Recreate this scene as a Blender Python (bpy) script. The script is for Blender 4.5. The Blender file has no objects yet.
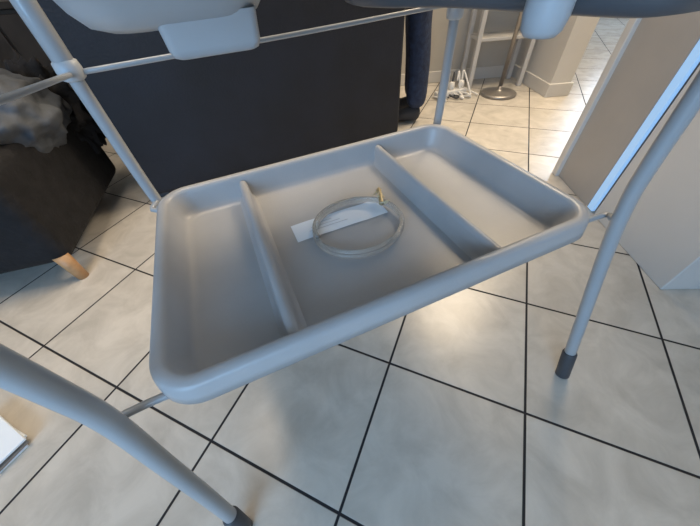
import bpy, bmesh, math, random
from mathutils import Vector, Matrix
random.seed(3)
S=bpy.context.scene
COL=S.collection
TA=math.radians(20.2)      # heading of the bath stand on the floor

# ------------------------------------------------------------ materials
def mat(name,color,rough=0.5,metal=0.0,noise=0.0,nscale=8.0,bump=0.0,bscale=60.0,coat=0.0,trans=0.0,emis=None,es=0.0,sss=0.0,alpha=1.0):
    m=bpy.data.materials.new(name); m.use_nodes=True
    nt=m.node_tree; b=nt.nodes['Principled BSDF']
    b.inputs['Base Color'].default_value=(*color,1)
    b.inputs['Roughness'].default_value=rough
    b.inputs['Metallic'].default_value=metal
    b.inputs['Coat Weight'].default_value=coat
    b.inputs['Transmission Weight'].default_value=trans
    b.inputs['Alpha'].default_value=alpha
    if emis:
        b.inputs['Emission Color'].default_value=(*emis,1); b.inputs['Emission Strength'].default_value=es
    tc=nt.nodes.new('ShaderNodeTexCoord')
    if noise>0:
        n=nt.nodes.new('ShaderNodeTexNoise'); n.inputs['Scale'].default_value=nscale; n.inputs['Detail'].default_value=5
        nt.links.new(tc.outputs['Object'],n.inputs['Vector'])
        r=nt.nodes.new('ShaderNodeValToRGB')
        r.color_ramp.elements[0].position=0.3; r.color_ramp.elements[1].position=0.7
        r.color_ramp.elements[0].color=(*[c*(1-noise) for c in color],1)
        r.color_ramp.elements[1].color=(*[min(1,c*(1+noise)) for c in color],1)
        nt.links.new(n.outputs['Fac'],r.inputs['Fac']); nt.links.new(r.outputs['Color'],b.inputs['Base Color'])
    if bump>0:
        n2=nt.nodes.new('ShaderNodeTexNoise'); n2.inputs['Scale'].default_value=bscale; n2.inputs['Detail'].default_value=4
        nt.links.new(tc.outputs['Object'],n2.inputs['Vector'])
        bp=nt.nodes.new('ShaderNodeBump'); bp.inputs['Strength'].default_value=bump; bp.inputs['Distance'].default_value=0.01
        nt.links.new(n2.outputs['Fac'],bp.inputs['Height']); nt.links.new(bp.outputs['Normal'],b.inputs['Normal'])
    return m

def tile_mat():
    m=bpy.data.materials.new('floor_tiles'); m.use_nodes=True
    nt=m.node_tree; N=nt.nodes; L=nt.links; b=N['Principled BSDF']
    T=0.329
    tc=N.new('ShaderNodeTexCoord')
    mp=N.new('ShaderNodeMapping'); mp.vector_type='TEXTURE'
    mp.inputs['Location'].default_value=(0.377,0.170,0)
    mp.inputs['Rotation'].default_value=(0,0,math.radians(-26.5))
    mp.inputs['Scale'].default_value=(T,T,T)
    L.new(tc.outputs['Object'],mp.inputs['Vector'])
    sep=N.new('ShaderNodeSeparateXYZ'); L.new(mp.outputs['Vector'],sep.inputs[0])
    def M(op,a,c=None):
        n=N.new('ShaderNodeMath'); n.operation=op
        for i,v in enumerate((a,c)):
            if v is None: continue
            if isinstance(v,(int,float)): n.inputs[i].default_value=v
            else: L.new(v,n.inputs[i])
        return n.outputs[0]
    ds=[]
    for k in (0,1):
        f=M('FRACT',M('ADD',sep.outputs[k],0.5))
        ds.append(M('ABSOLUTE',M('SUBTRACT',f,0.5)))
    d=M('MINIMUM',ds[0],ds[1])
    mr=N.new('ShaderNodeMapRange'); mr.inputs['From Min'].default_value=0.0070; mr.inputs['From Max'].default_value=0.0108
    L.new(d,mr.inputs['Value'])
    f2=N.new('ShaderNodeVectorMath'); f2.operation='FLOOR'; L.new(mp.outputs['Vector'],f2.inputs[0])
    wn=N.new('ShaderNodeTexWhiteNoise'); L.new(f2.outputs[0],wn.inputs['Vector'])
    off=N.new('ShaderNodeVectorMath'); off.operation='MULTIPLY_ADD'
    L.new(wn.outputs['Color'],off.inputs[0]); off.inputs[1].default_value=(7,7,7); L.new(mp.outputs['Vector'],off.inputs[2])
    n=N.new('ShaderNodeTexNoise'); n.inputs['Scale'].default_value=3.0; n.inputs['Detail'].default_value=7; n.inputs['Roughness'].default_value=0.6; n.inputs['Distortion'].default_value=0.6
    L.new(off.outputs[0],n.inputs['Vector'])
    r=N.new('ShaderNodeValToRGB'); r.color_ramp.elements[0].position=0.32; r.color_ramp.elements[1].position=0.64
    r.color_ramp.elements[0].color=(0.49,0.455,0.40,1); r.color_ramp.elements[1].color=(0.64,0.60,0.535,1)
    L.new(n.outputs['Fac'],r.inputs['Fac'])
    mx=N.new('ShaderNodeMix'); mx.data_type='RGBA'
    mx.inputs[6].default_value=(0.013,0.013,0.016,1)
    L.new(mr.outputs[0],mx.inputs[0]); L.new(r.outputs['Color'],mx.inputs[7]); L.new(mx.outputs[2],b.inputs['Base Color'])
    rr=N.new('ShaderNodeMapRange'); rr.inputs['To Min'].default_value=0.8; rr.inputs['To Max'].default_value=0.27
    L.new(mr.outputs[0],rr.inputs['Value']); L.new(rr.outputs[0],b.inputs['Roughness'])
    bp=N.new('ShaderNodeBump'); bp.inputs['Strength'].default_value=0.4; bp.inputs['Distance'].default_value=0.003
    L.new(mr.outputs[0],bp.inputs['Height']); L.new(bp.outputs['Normal'],b.inputs['Normal'])
    return m

M_TILE=tile_mat()
M_TRAY=mat('tray_plastic',(0.455,0.46,0.47),0.37,noise=0.06,nscale=9,bump=0.05,bscale=250,coat=0.08)
M_TUB=mat('tub_plastic',(0.46,0.49,0.52),0.4,noise=0.05)
M_TUBE=mat('tube_paint',(0.38,0.40,0.42),0.32,noise=0.04,coat=0.25)
M_CAP=mat('cap_rubber',(0.06,0.062,0.07),0.5,noise=0.1)
M_DARKP=mat('dark_plastic',(0.085,0.092,0.105),0.45,noise=0.1)
M_CLEAR=mat('clear_vinyl',(0.94,0.92,0.88),0.2,trans=0.85)
M_PAPER=mat('paper',(0.86,0.92,0.99),0.6,noise=0.03)
M_CORD=mat('cord',(0.66,0.54,0.34),0.7,noise=0.15,nscale=90)
M_BLACK=mat('navy_upholstery',(0.0055,0.008,0.0155),0.65,noise=0.35,nscale=5,bump=0.2,bscale=120)
M_BLACKF=mat('black_fabric',(0.009,0.009,0.011),0.9,noise=0.4,nscale=25,bump=0.5,bscale=50)
M_GREYF=mat('grey_fabric',(0.075,0.085,0.10),0.7,noise=0.25,nscale=12,bump=0.3,bscale=40)
M_WOOD=mat('beech_wood',(0.50,0.29,0.14),0.45,noise=0.2,nscale=20)
M_WALL=mat('wall_paint',(0.50,0.48,0.44),0.85,noise=0.03,bump=0.05)
M_WHITE=mat('white_paint',(0.62,0.61,0.59),0.5,noise=0.02)
M_GREIGE=mat('greige_laminate',(0.40,0.375,0.35),0.5,noise=0.04)
M_CEIL=mat('ceiling_paint',(0.7,0.68,0.64),0.9,noise=0.02)
M_SHEEN=mat('painted_daylight_sheen',(0.3,0.45,0.6),0.3,emis=(0.34,0.60,1.0),es=0.55)  # daylight sheen on the pier trim, put in as blue colour and emission
M_JEAN=mat('denim',(0.022,0.035,0.075),0.85,noise=0.35,nscale=40,bump=0.3,bscale=120)
M_SHIRT=mat('shirt_cotton',(0.10,0.11,0.13),0.9,noise=0.1)
M_SKIN=mat('skin',(0.55,0.33,0.24),0.5,noise=0.06)
M_HAIR=mat('hair',(0.03,0.02,0.014),0.6,noise=0.3,nscale=60)
M_SHOE=mat('shoe_felt',(0.04,0.04,0.045),0.8,noise=0.2)
M_METAL=mat('brushed_metal',(0.32,0.30,0.28),0.38,metal=0.7,noise=0.06)
M_WPL=mat('white_plastic',(0.8,0.79,0.76),0.35,noise=0.02)
M_PRINT=mat('print_ink',(0.5,0.55,0.62),0.6,noise=0.2)
M_DWOOD=mat('dark_wood',(0.035,0.028,0.024),0.5,noise=0.3,nscale=10)
M_BRASS=mat('brass_fitting',(0.60,0.47,0.26),0.4,metal=0.6,noise=0.05)

# ------------------------------------------------------------ helpers
def link(o,parent=None,m=None,smooth=True,loc=None,rotz=None):
    COL.objects.link(o)
    if m:
        o.data.materials.clear(); o.data.materials.append(m)
    if smooth and o.type=='MESH':
        for p in o.data.polygons: p.use_smooth=True
    if loc is not None: o.location=loc
    if rotz is not None: o.rotation_euler=(0,0,rotz)
    if parent: o.parent=parent
    return o
def empty(name,loc=(0,0,0),rotz=0):
    o=bpy.data.objects.new(name,None); o.location=loc; o.rotation_euler=(0,0,rotz); o.empty_display_size=0.05
    COL.objects.link(o); return o
def mesh(name,vs,fs):
    me=bpy.data.meshes.new(name); me.from_pydata([tuple(v) for v in vs],[],fs); me.update()
    return bpy.data.objects.new(name,me)
def fixn(o):
    bm=bmesh.new(); bm.from_mesh(o.data); bmesh.ops.recalc_face_normals(bm,faces=bm.faces); bm.to_mesh(o.data); bm.free()
def catmull(pts,n=10):
    P=[Vector(p) for p in pts]
    if len(P)<3: return P
    Q=[P[0]*2-P[1]]+P+[P[-1]*2-P[-2]]; out=[]
    for i in range(1,len(Q)-2):
        a,b,c,d=Q[i-1:i+3]
        for k in range(n):
            t=k/n
            out.append(0.5*((2*b)+(c-a)*t+(2*a-5*b+4*c-d)*t*t+(3*b-a-3*c+d)*t**3))
    out.append(P[-1]); return out
def tube(name,pts,r,m,parent=None,smooth_n=10,seg=20,closed=False):
    P=catmull(pts,smooth_n) if smooth_n else [Vector(p) for p in pts]
    if closed: P=P[:-1]
    vs=[];fs=[];n=len(P); up=None
    for i,p in enumerate(P):
        if closed: t=(P[(i+1)%n]-P[i-1])
        else: t=(P[min(i+1,n-1)]-P[max(i-1,0)])
        t.normalize()
        if up is None:
            up=Vector((0,0,1)) if abs(t.z)<0.9 else Vector((0,1,0))
        a=(up-t*up.dot(t)).normalized(); up=a; b=t.cross(a)
        rr=r(i/(n-1)) if callable(r) else r
        for k in range(seg):
            th=2*math.pi*k/seg; vs.append(p+a*math.cos(th)*rr+b*math.sin(th)*rr)
    for i in range(n if closed else n-1):
        j=(i+1)%n
        for k in range(seg):
            k2=(k+1)%seg; fs.append((i*seg+k,i*seg+k2,j*seg+k2,j*seg+k))
    if not closed:
        fs.append(tuple(range(seg))[::-1]); fs.append(tuple((n-1)*seg+k for k in range(seg)))
    o=mesh(name,vs,fs); fixn(o); return link(o,parent,m)
def box(name,c,s,m,parent=None,bev=0.0,seg=3,rotz=0,rot=None):
    bm=bmesh.new(); bmesh.ops.create_cube(bm,size=1.0)
    bmesh.ops.scale(bm,vec=s,verts=bm.verts)
    if bev>0: bmesh.ops.bevel(bm,geom=list(bm.edges),offset=bev,segments=seg,profile=0.5,affect='EDGES')
    me=bpy.data.meshes.new(name); bm.to_mesh(me); bm.free()
    o=bpy.data.objects.new(name,me); link(o,parent,m,smooth=False); o.location=c; o.rotation_euler=rot if rot else (0,0,rotz)
    if bev>0:
        for p in me.polygons: p.use_smooth=True
        w=o.modifiers.new('wn','WEIGHTED_NORMAL')
    return o
def rr_loop(hx,hy,r,z,cx=0,cy=0,n=8):
    r=max(0.001,min(r,hx,hy)); out=[]
    for (sx,sy,a0) in ((1,1,0),(-1,1,90),(-1,-1,180),(1,-1,270)):
        for k in range(n+1):
            a=math.radians(a0+90*k/n)
            out.append((cx+sx*(hx-r)+r*math.cos(a),cy+sy*(hy-r)+r*math.sin(a),z))
    return out
def loft(name,loops,m,parent=None,cap0=False,cap1=True,solid=0.0):
    vs=[];fs=[];n=len(loops[0])
    for l in loops: vs+=l
    for i in range(len(loops)-1):
        for k in range(n):
            k2=(k+1)%n; fs.append((i*n+k,i*n+k2,(i+1)*n+k2,(i+1)*n+k))
    if cap0: fs.append(tuple(range(n))[::-1])
    if cap1: fs.append(tuple((len(loops)-1)*n+k for k in range(n)))
    o=mesh(name,vs,fs); fixn(o); link(o,parent,m)
    if solid:
        s=o.modifiers.new('solid','SOLIDIFY'); s.thickness=solid; s.offset=-1
    return o
def lathe(name,prof,m,parent=None,loc=(0,0,0),seg=40):
    vs=[];fs=[]
    for (r,z) in prof:
        for k in range(seg):
            a=2*math.pi*k/seg; vs.append((r*math.cos(a),r*math.sin(a),z))
    for i in range(len(prof)-1):
        for k in range(seg):
            k2=(k+1)%seg; fs.append((i*seg+k,i*seg+k2,(i+1)*seg+k2,(i+1)*seg+k))
    fs.append(tuple(range(seg))[::-1]); fs.append(tuple((len(prof)-1)*seg+k for k in range(seg)))
    o=mesh(name,vs,fs); fixn(o); link(o,parent,m); o.location=loc; return o

# ------------------------------------------------------------ camera
cd=bpy.data.cameras.new('camera'); cam=bpy.data.objects.new('camera',cd); COL.objects.link(cam)
cd.sensor_width=36; cd.lens=285/700*36; cd.clip_start=0.01
R=Matrix(((0.9963,0.0868,0,0),(-0.0637,0.7308,-0.6797,0),(-0.059,0.677,0.7336,0),(0,0,0,1)))
cam.matrix_world=Matrix.Translation((0,0,0.75)) @ R
S.camera=cam

# ------------------------------------------------------------ room
floor=mesh('floor',[(-3,-2,0),(4.2,-2,0),(4.2,5.2,0),(-3,5.2,0)],[(0,1,2,3)]); link(floor,None,M_TILE,smooth=False)
ceil=mesh('ceiling',[(-3,-2,2.5),(4.2,-2,2.5),(4.2,5.2,2.5),(-3,5.2,2.5)],[(3,2,1,0)]); link(ceil,None,M_CEIL,smooth=False)
box('wall_left',(-3.05,1.6,1.25),(0.1,7.2,2.5),M_WALL)
box('wall_right',(4.25,1.6,1.25),(0.1,7.2,2.5),M_WALL)
box('wall_front',(0.6,-2.05,1.25),(7.4,0.1,2.5),M_WALL)
box('wall_far',(0.6,5.25,1.25),(7.4,0.1,2.5),M_WALL)
box('wall_back',(-0.775,2.67,1.25),(4.45,0.1,2.5),M_WALL)
box('baseboard_back',(-0.775,2.612,0.04),(4.45,0.015,0.08),M_WHITE,bev=0.004)
pier=box('wall_partition',(1.52,2.41,1.25),(0.14,0.62,2.5),M_WHITE)
box('baseboard_partition',(1.52,2.40,0.04),(0.165,0.63,0.08),M_WHITE,bev=0.004)
# right hand pier with greige casing, trim strip with painted daylight sheen and white leaf
PR=math.radians(-5)
pr=empty('wall_pier',(0.936,0.471,0),PR)
box('white_face',(0.17,0.185,1.25),(0.34,0.37,2.5),M_WHITE,pr,bev=0.004)
box('casing',(0.17,0.555,1.25),(0.34,0.27,2.5),M_GREIGE,pr,bev=0.004)
box('casing_edge',(-0.006,0.675,1.25),(0.02,0.035,2.5),M_WHITE,pr,bev=0.004)
w=empty('lit_trim',(0.936,0.471,0),PR)
box('sheen_strip',(0.0,0.395,1.25),(0.012,0.030,2.48),M_SHEEN,w)  # trim strip, its reflected daylight painted in by a glowing blue material

# ------------------------------------------------------------ bath stand
def T(name): return empty(name,(0,0,0),TA)
stand=T('baby_bath_stand')
tr=0.0114
FL=[(-0.213,0.205,0.93),(-0.212,0.195,0.70),(-0.211,0.186,0.52),(-0.210,0.178,0.44),(-0.214,0.158,0.33),(-0.221,0.130,0.17),(-0.228,0.104,0.03)]
FR=[(0.548,0.205,0.93),(0.548,0.195,0.70),(0.548,0.184,0.52),(0.549,0.174,0.44),(0.553,0.148,0.33),(0.558,0.104,0.17),(0.562,0.066,0.03)]
BL=[(-0.192,0.648,0.93),(-0.192,0.648,0.70),(-0.192,0.648,0.46),(-0.19,0.66,0.33),(-0.2,0.69,0.17),(-0.21,0.72,0.03)]
BR=[(0.524,0.648,0.93),(0.526,0.648,0.70),(0.528,0.650,0.46),(0.53,0.665,0.33),(0.54,0.70,0.17),(0.55,0.73,0.03)]
for nm,P in (('front_leg_left',FL),('front_leg_right',FR),('rear_leg_left',BL),('rear_leg_right',BR)):
    r_=tr if 'front' in nm else 0.0105
    tube(nm,P,r_,M_TUBE,stand)
    a=Vector(P[-1]); b=Vector(P[-2]); d=(b-a).normalized()
    foot=a-d*(0.03/d.z)
    tube(nm+'_cap',[foot+d*0.002,foot+d*0.004,foot+d*0.012,foot+d*0.085,foot+d*0.09],lambda t,r=r_: r+(0.0035 if 0.05<t<0.95 else 0.001),M_CAP,stand,smooth_n=0)
for nm,P in (('rear_sleeve_left',BL),('rear_sleeve_right',BR)):
    x,y,_=P[1]
    tube(nm,[(x,y,0.93),(x,y,0.665),(x,y,0.66)],lambda t: 0.0140 if t<0.9 else 0.0115,M_TUBE,stand,smooth_n=0)
    lathe(nm.replace('sleeve','clamp'),[(0.012,-0.014),(0.0165,-0.011),(0.018,0),(0.0165,0.011),(0.012,0.014)],M_TUB,stand,loc=(x,y,0.655))
tube('rear_rail',[(-0.190,0.648,0.650),(0.17,0.648,0.657),(0.526,0.648,0.668)],0.0040,M_TUBE,stand)
tube('side_rail_left',[(-0.190,0.648,0.650),(-0.20,0.40,0.675),(-0.212,0.195,0.70)],0.0038,M_TUBE,stand)
tube('side_rail_right',[(0.526,0.648,0.668),(0.54,0.40,0.685),(0.548,0.195,0.70)],0.0038,M_TUBE,stand)
for nm,v,u0,u1 in (('shelf_rod_front',0.200,-0.211,0.549),('shelf_rod_rear',0.612,-0.19,0.53)):
    fr='front' in nm
    tube(nm,[(u0,v-0.022 if fr else v+0.035,0.418),(u0+0.02,v,0.409),(0.17,v,0.4025),(u1-0.02,v,0.409),(u1,v-0.024 if fr else v+0.037,0.418)],0.005,M_TUBE,stand,smooth_n=6)

# ------------------------------------------------------------ tray
tray=T('storage_tray')
CX,CY,HX,HY,ZR=0.168,0.403,0.346,0.227,0.4425
prof=[(-0.004,-0.033,0.060),(-0.002,-0.018,0.058),(0.0,-0.009,0.056),(0.0015,-0.004,0.055),(0.005,-0.001,0.052),(0.010,0,0.049),(0.0150,0,0.043),(0.0185,-0.0015,0.041),(0.0210,-0.0055,0.039),(0.023,-0.012,0.038),(0.0325,-0.038,0.034),(0.0355,-0.045,0.032),(0.0415,-0.0495,0.028),(0.0495,-0.051,0.022)]
loops=[rr_loop(HX-o,HY-o,r,ZR+z,CX,CY,n=12) for o,z,r in prof]
body=loft('tray_body',loops,M_TRAY,tray,cap0=False,cap1=True,solid=0.0025)
zf=ZR-0.051
def divider(name,u):
    sec=[(-0.021,-0.001),(-0.017,0.002),(-0.0115,0.010),(-0.009,0.030),(-0.0073,0.036),(-0.004,0.0392),(0,0.0402),(0.004,0.0392),(0.0073,0.036),(0.009,0.030),(0.0115,0.010),(0.017,0.002),(0.021,-0.001)]
    vs=[];fs=[];n=len(sec)
    y0,y1=CY-HY+0.025,CY+HY-0.025
    st=[(y0,1),(y0+0.02,1),(CY,0.97),(y1-0.02,1),(y1,1)]
    for y,s in st:
        for a,z in sec:
            vs.append((u+a,y,zf+z*s))
    for i in range(len(st)-1):
        for k in range(n-1): fs.append((i*n+k,i*n+k+1,(i+1)*n+k+1,(i+1)*n+k))
    o=mesh(name,vs,fs); fixn(o); link(o,tray,M_TRAY); 
    return o
divider('divider_1',-0.010)
divider('divider_2',0.320)

# ------------------------------------------------------------ label
lab=T('paper_label')
lz=zf+0.0012
vs=[];fs=[];nx,ny=16,4
L0,W0=0.190,0.052
for j in range(ny+1):
    for i in range(nx+1):
        x=-L0/2+L0*i/nx; y=-W0/2+W0*j/ny
        vs.append((0.144+x,0.428+y,lz+0.0012*abs(math.sin(i*0.5))))
for j in range(ny):
    for i in range(nx): a=j*(nx+1)+i; fs.append((a,a+1,a+nx+2,a+nx+1))
link(mesh('label_sheet',vs,fs),lab,M_PAPER)
for k in range(3):
    box('print_line_%d'%(k+1),(0.11+0.004*k,0.438-0.009*k,lz+0.0018),(0.04+0.02*((k*7)%3),0.001,0.0004),M_PRINT,lab)

# ------------------------------------------------------------ coiled drain hose
hose=T('drain_hose')
pts=[];hr=0.0044
cx,cy=0.166,0.386
NT=88
for i in range(0,NT+1):
    a=math.radians(60+i*9.6); r=0.085-0.004*(i/NT)+0.0022*math.sin(a*2+i*0.02)
    z=zf+0.0055+0.0125*(i/NT)
    pts.append((cx+r*math.cos(a),cy+r*0.93*math.sin(a),z))
tube('vinyl_tube',pts,hr,M_CLEAR,hose,smooth_n=3,seg=14)
c0=Vector((cx+0.072,cy+0.048,zf+0.027))
kp=[]
for i in range(40):
    t=i/39; kp.append(c0+Vector((0.008*math.sin(t*20)+0.018*(t-0.5),0.080*(t-0.5)+0.006*math.cos(t*17),0.005*math.sin(t*13)-0.014*t*t)))
tube('tie_cord',kp,0.0018,M_CORD,hose,smooth_n=3,seg=8)
tube('hose_end',[c0+Vector((-0.008,-0.020,-0.008)),c0+Vector((0,0,-0.005)),c0+Vector((0.006,0.020,-0.004))],0.0052,M_BRASS,hose,seg=14)

# ------------------------------------------------------------ baby bathtub
tub=T('baby_bathtub')
tl=[]
for hx,hy,r,z in ((0.40,0.255,0.10,0.945),(0.405,0.26,0.10,0.955),(0.40,0.255,0.10,0.96),(0.375,0.23,0.10,0.955),(0.37,0.225,0.10,0.94)):
    tl.append(rr_loop(hx,hy,r,z,0.17,0.43,n=8))
inner=[rr_loop(hx,hy,r,z,0.17,0.43,n=8) for hx,hy,r,z in ((0.36,0.215,0.10,0.88),(0.34,0.20,0.10,0.80),(0.32,0.18,0.09,0.775),(0.26,0.13,0.07,0.768))]
loft('tub_shell',tl+inner,M_TUB,tub,solid=0.003)
wl=[rr_loop(hx,hy,r,z,-0.008,0.50,n=8) for hx,hy,r,z in ((0.118,0.118,0.06,0.785),(0.108,0.108,0.06,0.750),(0.098,0.098,0.055,0.727),(0.088,0.087,0.05,0.714),(0.072,0.072,0.04,0.708))]
loft('drain_well',wl,M_TUB,tub)
dl=[rr_loop(hx,hy,r,z,0.020,0.45,n=6) for hx,hy,r,z in ((0.052,0.035,0.010,0.718),(0.050,0.033,0.010,0.690),(0.047,0.030,0.010,0.683),(0.043,0.026,0.010,0.681))]
loft('drain_outlet',dl,M_TUB,tub)
out=[(0.215,0.50),(0.235,0.45),(0.285,0.385),(0.318,0.27),(0.335,0.20),(0.355,0.17),(0.40,0.165),(0.47,0.17),(0.50,0.21),(0.51,0.40),(0.49,0.58),(0.43,0.61),(0.30,0.60),(0.235,0.57)]
oc=catmull([Vector((x,y,0)) for x,y in out+[out[0]]],5)[:-1]
cc=Vector((0.40,0.38,0))
dk=[]
for s,z in ((1.04,0.785),(1.02,0.738),(1.0,0.710),(0.97,0.701),(0.9,0.698)):
    dk.append([tuple((cc+(p-cc)*s)[:2])+(z,) for p in oc])
loft('tub_step',dk,M_DARKP,tub)
lathe('drain_plug',[(0.006,-0.027),(0.014,-0.026),(0.018,-0.021),(0.020,-0.010),(0.020,0.02),(0.017,0.03)],M_TUB,tub,loc=(0.302,0.244,0.712))

# ------------------------------------------------------------ sofa (seen from behind)
SR=math.radians(20.2)
sofa=empty('black_sofa',(-0.915,1.19,0),SR)
W=1.345
box('backrest',(W/2,0.11,0.43),(W,0.22,0.80),M_BLACK,sofa,bev=0.02,seg=4)
box('seat_base',(W/2,0.46,0.20),(W-0.02,0.56,0.34),M_BLACK,sofa,bev=0.03)
for i in range(2):
    box('seat_cushion_%d'%(i+1),(0.16+(W-0.32)*(0.25+0.5*i),0.46,0.43),((W-0.34)/2,0.50,0.14),M_BLACK,sofa,bev=0.04,seg=4)
    box('armrest_%d'%(i+1),(0.08 if i==0 else W-0.08,0.45,0.34),(0.16,0.60,0.56),M_BLACK,sofa,bev=0.035,seg=4)
for i,(x,y) in enumerate(((0.06,0.06),(W-0.06,0.06),(0.06,0.68),(W-0.06,0.68))):
    box('foot_%d'%(i+1),(x,y,0.02),(0.05,0.05,0.04),M_CAP,sofa,bev=0.004)

# ------------------------------------------------------------ armchair on the left
def blob(name,c,s,m,seed,amp=0.18,freq=5.0,rotz=0,floor_=-0.5):
    from mathutils import noise as nz
    bm=bmesh.new(); bmesh.ops.create_icosphere(bm,subdivisions=5,radius=1.0)
    for v in bm.verts:
        p=v.co.copy(); n=nz.fractal(p*freq*0.5+Vector((seed*3.1,seed,0)),1.0,2.0,4)
        rdg=abs(nz.noise(p*freq*0.45+Vector((seed,0,seed*2))))
        q=p*(1+amp*n-amp*1.2*rdg)
        q.z=max(q.z,floor_)
        v.co=Vector((q.x*s[0],q.y*s[1],q.z*s[2]))
    me=bpy.data.meshes.new(name); bm.to_mesh(me); bm.free()
    o=bpy.data.objects.new(name,me); link(o,None,m); o.location=c; o.rotation_euler=(0,0,rotz); return o
AR=math.radians(13)
ch=empty('black_armchair',(-0.965,0.735,0),AR)
box('seat_body',(-0.36,0.335,0.25),(0.74,0.67,0.34),M_BLACKF,ch,bev=0.04,seg=4)
box('seat_cushion',(-0.33,0.335,0.45),(0.64,0.60,0.11),M_BLACKF,ch,bev=0.05,seg=4)
box('backrest',(-0.80,0.335,0.48),(0.16,0.67,0.80),M_BLACKF,ch,bev=0.05,seg=4)
for i,(x,y) in enumerate(((-0.02,0.015),(-0.80,0.02),(-0.14,0.60),(-0.80,0.62))):
    tube('wooden_leg_%d'%(i+1),[(x,y,0.0),(x,y,0.11)],lambda t:0.018+0.006*t,M_WOOD,ch,smooth_n=0)
b1=blob('throw_blanket',(-0.05,0.40,0.44),(0.13,0.22,0.13),M_GREYF,4,amp=0.22,freq=3.2,rotz=0.1,floor_=-0.95); b1.parent=ch
b2=blob('dark_throw',(-0.05,0.62,0.36),(0.13,0.12,0.19),M_BLACKF,9,amp=0.35,floor_=-0.95); b2.parent=ch

# dark sideboard against the back wall on the left
sb=empty('sideboard',(-2.05,2.35,0))
box('carcass',(0,0,0.36),(1.5,0.42,0.60),M_DWOOD,sb,bev=0.006)
box('top_board',(0,-0.005,0.675),(1.54,0.45,0.03),M_DWOOD,sb,bev=0.005)
for i in range(3):
    box('door_panel_%d'%(i+1),(-0.49+0.49*i,-0.216,0.36),(0.47,0.016,0.56),M_DWOOD,sb,bev=0.004)
    lathe('pull_%d'%(i+1),[(0.004,0),(0.012,0.004),(0.012,0.014),(0.008,0.018)],M_METAL,sb,loc=(-0.34+0.49*i,-0.235,0.40))
for i,(x,y) in enumerate(((-0.7,-0.17),(0.7,-0.17),(-0.7,0.17),(0.7,0.17))):
    box('leg_%d'%(i+1),(x,y,0.03),(0.05,0.05,0.06),M_DWOOD,sb,bev=0.003)

# ------------------------------------------------------------ magazines bottom-left
mg=empty('magazine_stack',(-0.91,0.15,0),math.radians(-26))
for i in range(4):
    box('magazine_%d'%(i+1),(0.006*(i%2),0.004*i,0.004+0.008*i),(0.15,0.18,0.007),(M_PAPER,M_METAL,M_PAPER,M_PAPER)[i],mg,bev=0.0015,seg=2,rotz=0.05*(i%3-1))
box('cover_print',(0.02,-0.01,0.0325),(0.10,0.04,0.001),M_GREYF,mg,rotz=0.0)

# ------------------------------------------------------------ floor lamp in the back
lamp=empty('floor_lamp',(1.17,2.22,0))
lathe('base',[(0.115,0.0),(0.12,0.006),(0.118,0.016),(0.10,0.022),(0.03,0.028),(0.016,0.04),(0.012,0.06)],M_METAL,lamp)
tube('pole',[(0,0,0.05),(0,0,1.62)],0.013,M_METAL,lamp,smooth_n=0)
lathe('shade',[(0.15,1.50),(0.155,1.50),(0.12,1.76),(0.115,1.76)],M_WPL,lamp)
ps=empty('power_strip',(0.84,2.28,0),0.3)
box('strip_body',(0,0,0.022),(0.24,0.06,0.04),M_WPL,ps,bev=0.008)
for i in range(3):
    lathe('plug_%d'%(i+1),[(0.018,0),(0.022,0.02),(0.018,0.045),(0.006,0.05)],M_WPL,ps,loc=(-0.08+0.08*i,0,0.042))
for i in range(5):
    x0=-0.08+0.04*i; pts=[(x0,0,0.09),(x0+0.02,0.02,0.14)]
    for k in range(5):
        pts.append((x0+0.02+0.024*k*(1 if i%2 else -0.8),0.07*math.sin(k*1.9+i)-0.05,0.012+0.012*(k%2)))
    tube('cable_%d'%(i+1),pts,0.006,M_CAP if i==2 else M_WPL,ps,smooth_n=6,seg=8)
sc=empty('side_table',(1.20,2.47,0))
box('top',(0,0,0.60),(0.42,0.22,0.025),M_WHITE,sc,bev=0.004)
box('lower_shelf',(0,0,0.30),(0.38,0.2,0.02),M_WHITE,sc,bev=0.004)
for i,(x,y) in enumerate(((-0.19,-0.09),(0.19,-0.09),(-0.19,0.09),(0.19,0.09))):
    box('leg_%d'%(i+1),(x,y,0.295),(0.03,0.03,0.59),M_WHITE,sc,bev=0.003)

# ------------------------------------------------------------ person standing behind the sofa
per=empty('person',(0.485,1.97,0),math.radians(262))
def skin_mesh(name,V,E,root,parent,m,sub=2):
    me=bpy.data.meshes.new(name); me.from_pydata([v[:3] for v in V],E,[]); me.update()
    o=bpy.data.objects.new(name,me); COL.objects.link(o)
    sk=o.modifiers.new('skin','SKIN'); sk.use_smooth_shade=True
    if not me.skin_vertices: 
        bpy.context.view_layer.objects.active=o
        bpy.context.view_layer.update()
    for i,v in enumerate(V):
        r=v[3]; rr=(r,r) if not isinstance(r,tuple) else r
        me.skin_vertices[0].data[i].radius=rr
        me.skin_vertices[0].data[i].use_root=(i==root)
    ss=o.modifiers.new('sub','SUBSURF'); ss.levels=sub; ss.render_levels=sub
    bpy.context.view_layer.update()
    dg=bpy.context.evaluated_depsgraph_get()
    nm=bpy.data.meshes.new_from_object(o.evaluated_get(dg))
    bpy.data.objects.remove(o)
    o2=bpy.data.objects.new(name,nm); link(o2,parent,m); return o2
V=[(0,0,0.96,(0.15,0.11)),(0,0,1.10,(0.135,0.10)),(0,0.01,1.28,(0.16,0.11)),(0,0.01,1.42,(0.13,0.09)),(0,0.0,1.50,0.055),(0,-0.01,1.56,0.052)]
E=[(0,1),(1,2),(2,3),(3,4),(4,5)]
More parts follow.
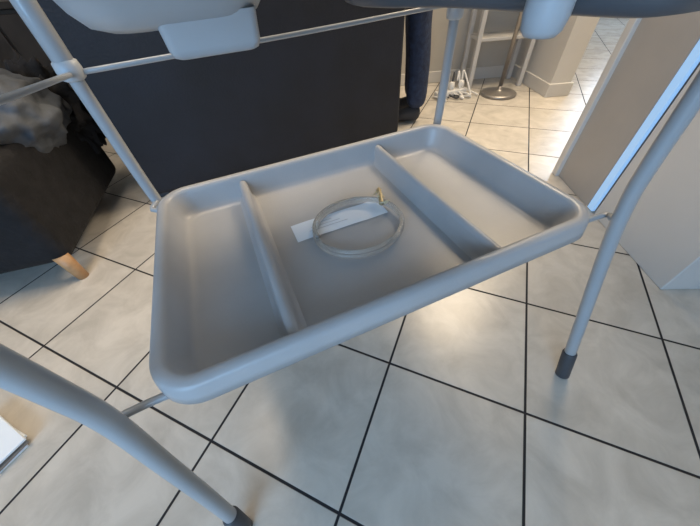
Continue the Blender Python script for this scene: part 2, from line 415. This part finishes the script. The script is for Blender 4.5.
for s in (-1,1):
    b=len(V)
    V+=[(s*0.085,0,0.88,0.092),(s*0.088,-0.012,0.52,0.068),(s*0.088,0.01,0.32,0.068),(s*0.088,0.015,0.07,0.066)]
    E+=[(0,b),(b,b+1),(b+1,b+2),(b+2,b+3)]
    b=len(V)
    V+=[(s*0.19,0.01,1.42,0.058),(s*0.235,0.01,1.15,0.046),(s*0.245,-0.03,0.93,0.032),(s*0.245,-0.045,0.87,0.028)]
    E+=[(3,b),(b,b+1),(b+1,b+2),(b+2,b+3)]
body=skin_mesh('body',V,E,0,per,M_SHIRT)
body.data.materials.append(M_JEAN); body.data.materials.append(M_SKIN)
for p in body.data.polygons:
    c=p.center
    if abs(c.x)>0.20 and c.z<1.0: p.material_index=2
    elif c.z<0.97: p.material_index=1
    elif c.z>1.485: p.material_index=2
for s in (-1,1):
    skin_mesh('shoe_%s'%('left' if s<0 else 'right'),[(s*0.088,0.05,0.05,(0.042,0.045)),(s*0.088,0.0,0.055,(0.045,0.05)),(s*0.090,-0.08,0.04,(0.046,0.036)),(s*0.092,-0.17,0.032,(0.042,0.028))],[(0,1),(1,2),(2,3)],0,per,M_SHOE)
    hx=s*0.245; hand=[(hx,-0.045,0.87,(0.028,0.02)),(hx,-0.05,0.82,(0.016,0.036)),(hx,-0.052,0.79,(0.014,0.036))]
    skin_mesh('palm_%d'%(s+2),hand,[(0,1),(1,2)],0,per,M_SKIN)
    for k in range(4):
        yy=-0.052+(-0.027+0.018*k); ln=(0.07,0.082,0.076,0.058)[k]
        skin_mesh('finger_%d_%d'%(s+2,k),[(hx,yy,0.80,0.009),(hx-s*0.002,yy,0.78-ln*0.35,0.0085),(hx-s*0.014,yy,0.78-ln*0.7,0.008),(hx-s*0.03,yy,0.78-ln*0.95,0.0065)],[(0,1),(1,2),(2,3)],0,per,M_SKIN,1)
    skin_mesh('thumb_%d'%(s+2),[(hx,-0.07,0.84,0.012),(hx-s*0.008,-0.098,0.815,0.010),(hx-s*0.014,-0.108,0.785,0.008)],[(0,1),(1,2)],0,per,M_SKIN,1)
bm=bmesh.new(); bmesh.ops.create_uvsphere(bm,u_segments=40,v_segments=28,radius=1)
for v in bm.verts:
    x,y,z=v.co
    w_=1-0.22*max(0,-z)**1.3
    ny=y
    if y<0:
        f=math.exp(-(x/0.16)**2)*math.exp(-((z+0.12)/0.2)**2); ny-=0.20*f
        for sx in (-1,1): ny+=0.10*math.exp(-((x-sx*0.36)/0.16)**2)*math.exp(-((z-0.06)/0.12)**2)
        ny-=0.05*math.exp(-(x/0.3)**2)*math.exp(-((z+0.52)/0.08)**2)
    v.co=Vector((x*0.076*w_,ny*0.096,z*0.118))
me=bpy.data.meshes.new('head'); bm.to_mesh(me); bm.free()
hd=bpy.data.objects.new('head',me); link(hd,per,M_SKIN); hd.location=(0,-0.025,1.64)
me.materials.append(M_HAIR)
for p in me.polygons:
    c=p.center
    if c.z>0.055 or (c.y>0.005 and c.z>-0.05): p.material_index=1
for s in (-1,1):
    lathe('eye_%d'%(s+2),[(0.001,-0.009),(0.008,-0.005),(0.009,0),(0.008,0.005),(0.001,0.009)],M_WPL,per,loc=(s*0.029,-0.104,1.648),seg=12)
    skin_mesh('ear_%d'%(s+2),[(s*0.076,-0.015,1.655,0.012),(s*0.079,-0.01,1.635,0.011),(s*0.074,-0.018,1.615,0.008)],[(0,1),(1,2)],0,per,M_SKIN,1)
tube('mouth',[(-0.022,-0.113,1.578),(0,-0.121,1.577),(0.022,-0.113,1.578)],0.004,mat('lips',(0.42,0.16,0.14),0.5),per,seg=8)

# ------------------------------------------------------------ lights
def area(name,loc,target,size,sizey,power,color):
    l=bpy.data.lights.new(name,'AREA'); l.shape='RECTANGLE'; l.size=size; l.size_y=sizey; l.energy=power; l.color=color
    o=bpy.data.objects.new(name,l); COL.objects.link(o); o.location=loc
    o.rotation_euler=(Vector(target)-Vector(loc)).to_track_quat('-Z','Y').to_euler(); return o
area('window_light_front',(-0.6,-1.85,1.1),(0.1,0.8,0.4),2.0,1.4,62,(0.36,0.64,1.0))
area('window_light_hall',(3.9,4.0,1.5),(1.5,2.5,0.2),1.2,1.4,40,(0.55,0.75,1.0))
area('ceiling_lamp_warm',(1.5,2.0,2.42),(1.3,1.7,0),1.1,1.1,88,(1.0,0.80,0.56))
area('ceiling_lamp_main',(-0.6,0.9,2.42),(-0.3,0.8,0),0.7,0.7,26,(1.0,0.80,0.58))
wd=bpy.data.worlds.new('world'); S.world=wd; wd.use_nodes=True
wd.node_tree.nodes['Background'].inputs[0].default_value=(0.5,0.58,0.7,1); wd.node_tree.nodes['Background'].inputs[1].default_value=0.15
S.view_settings.view_transform='Standard'
S.view_settings.exposure=0.0
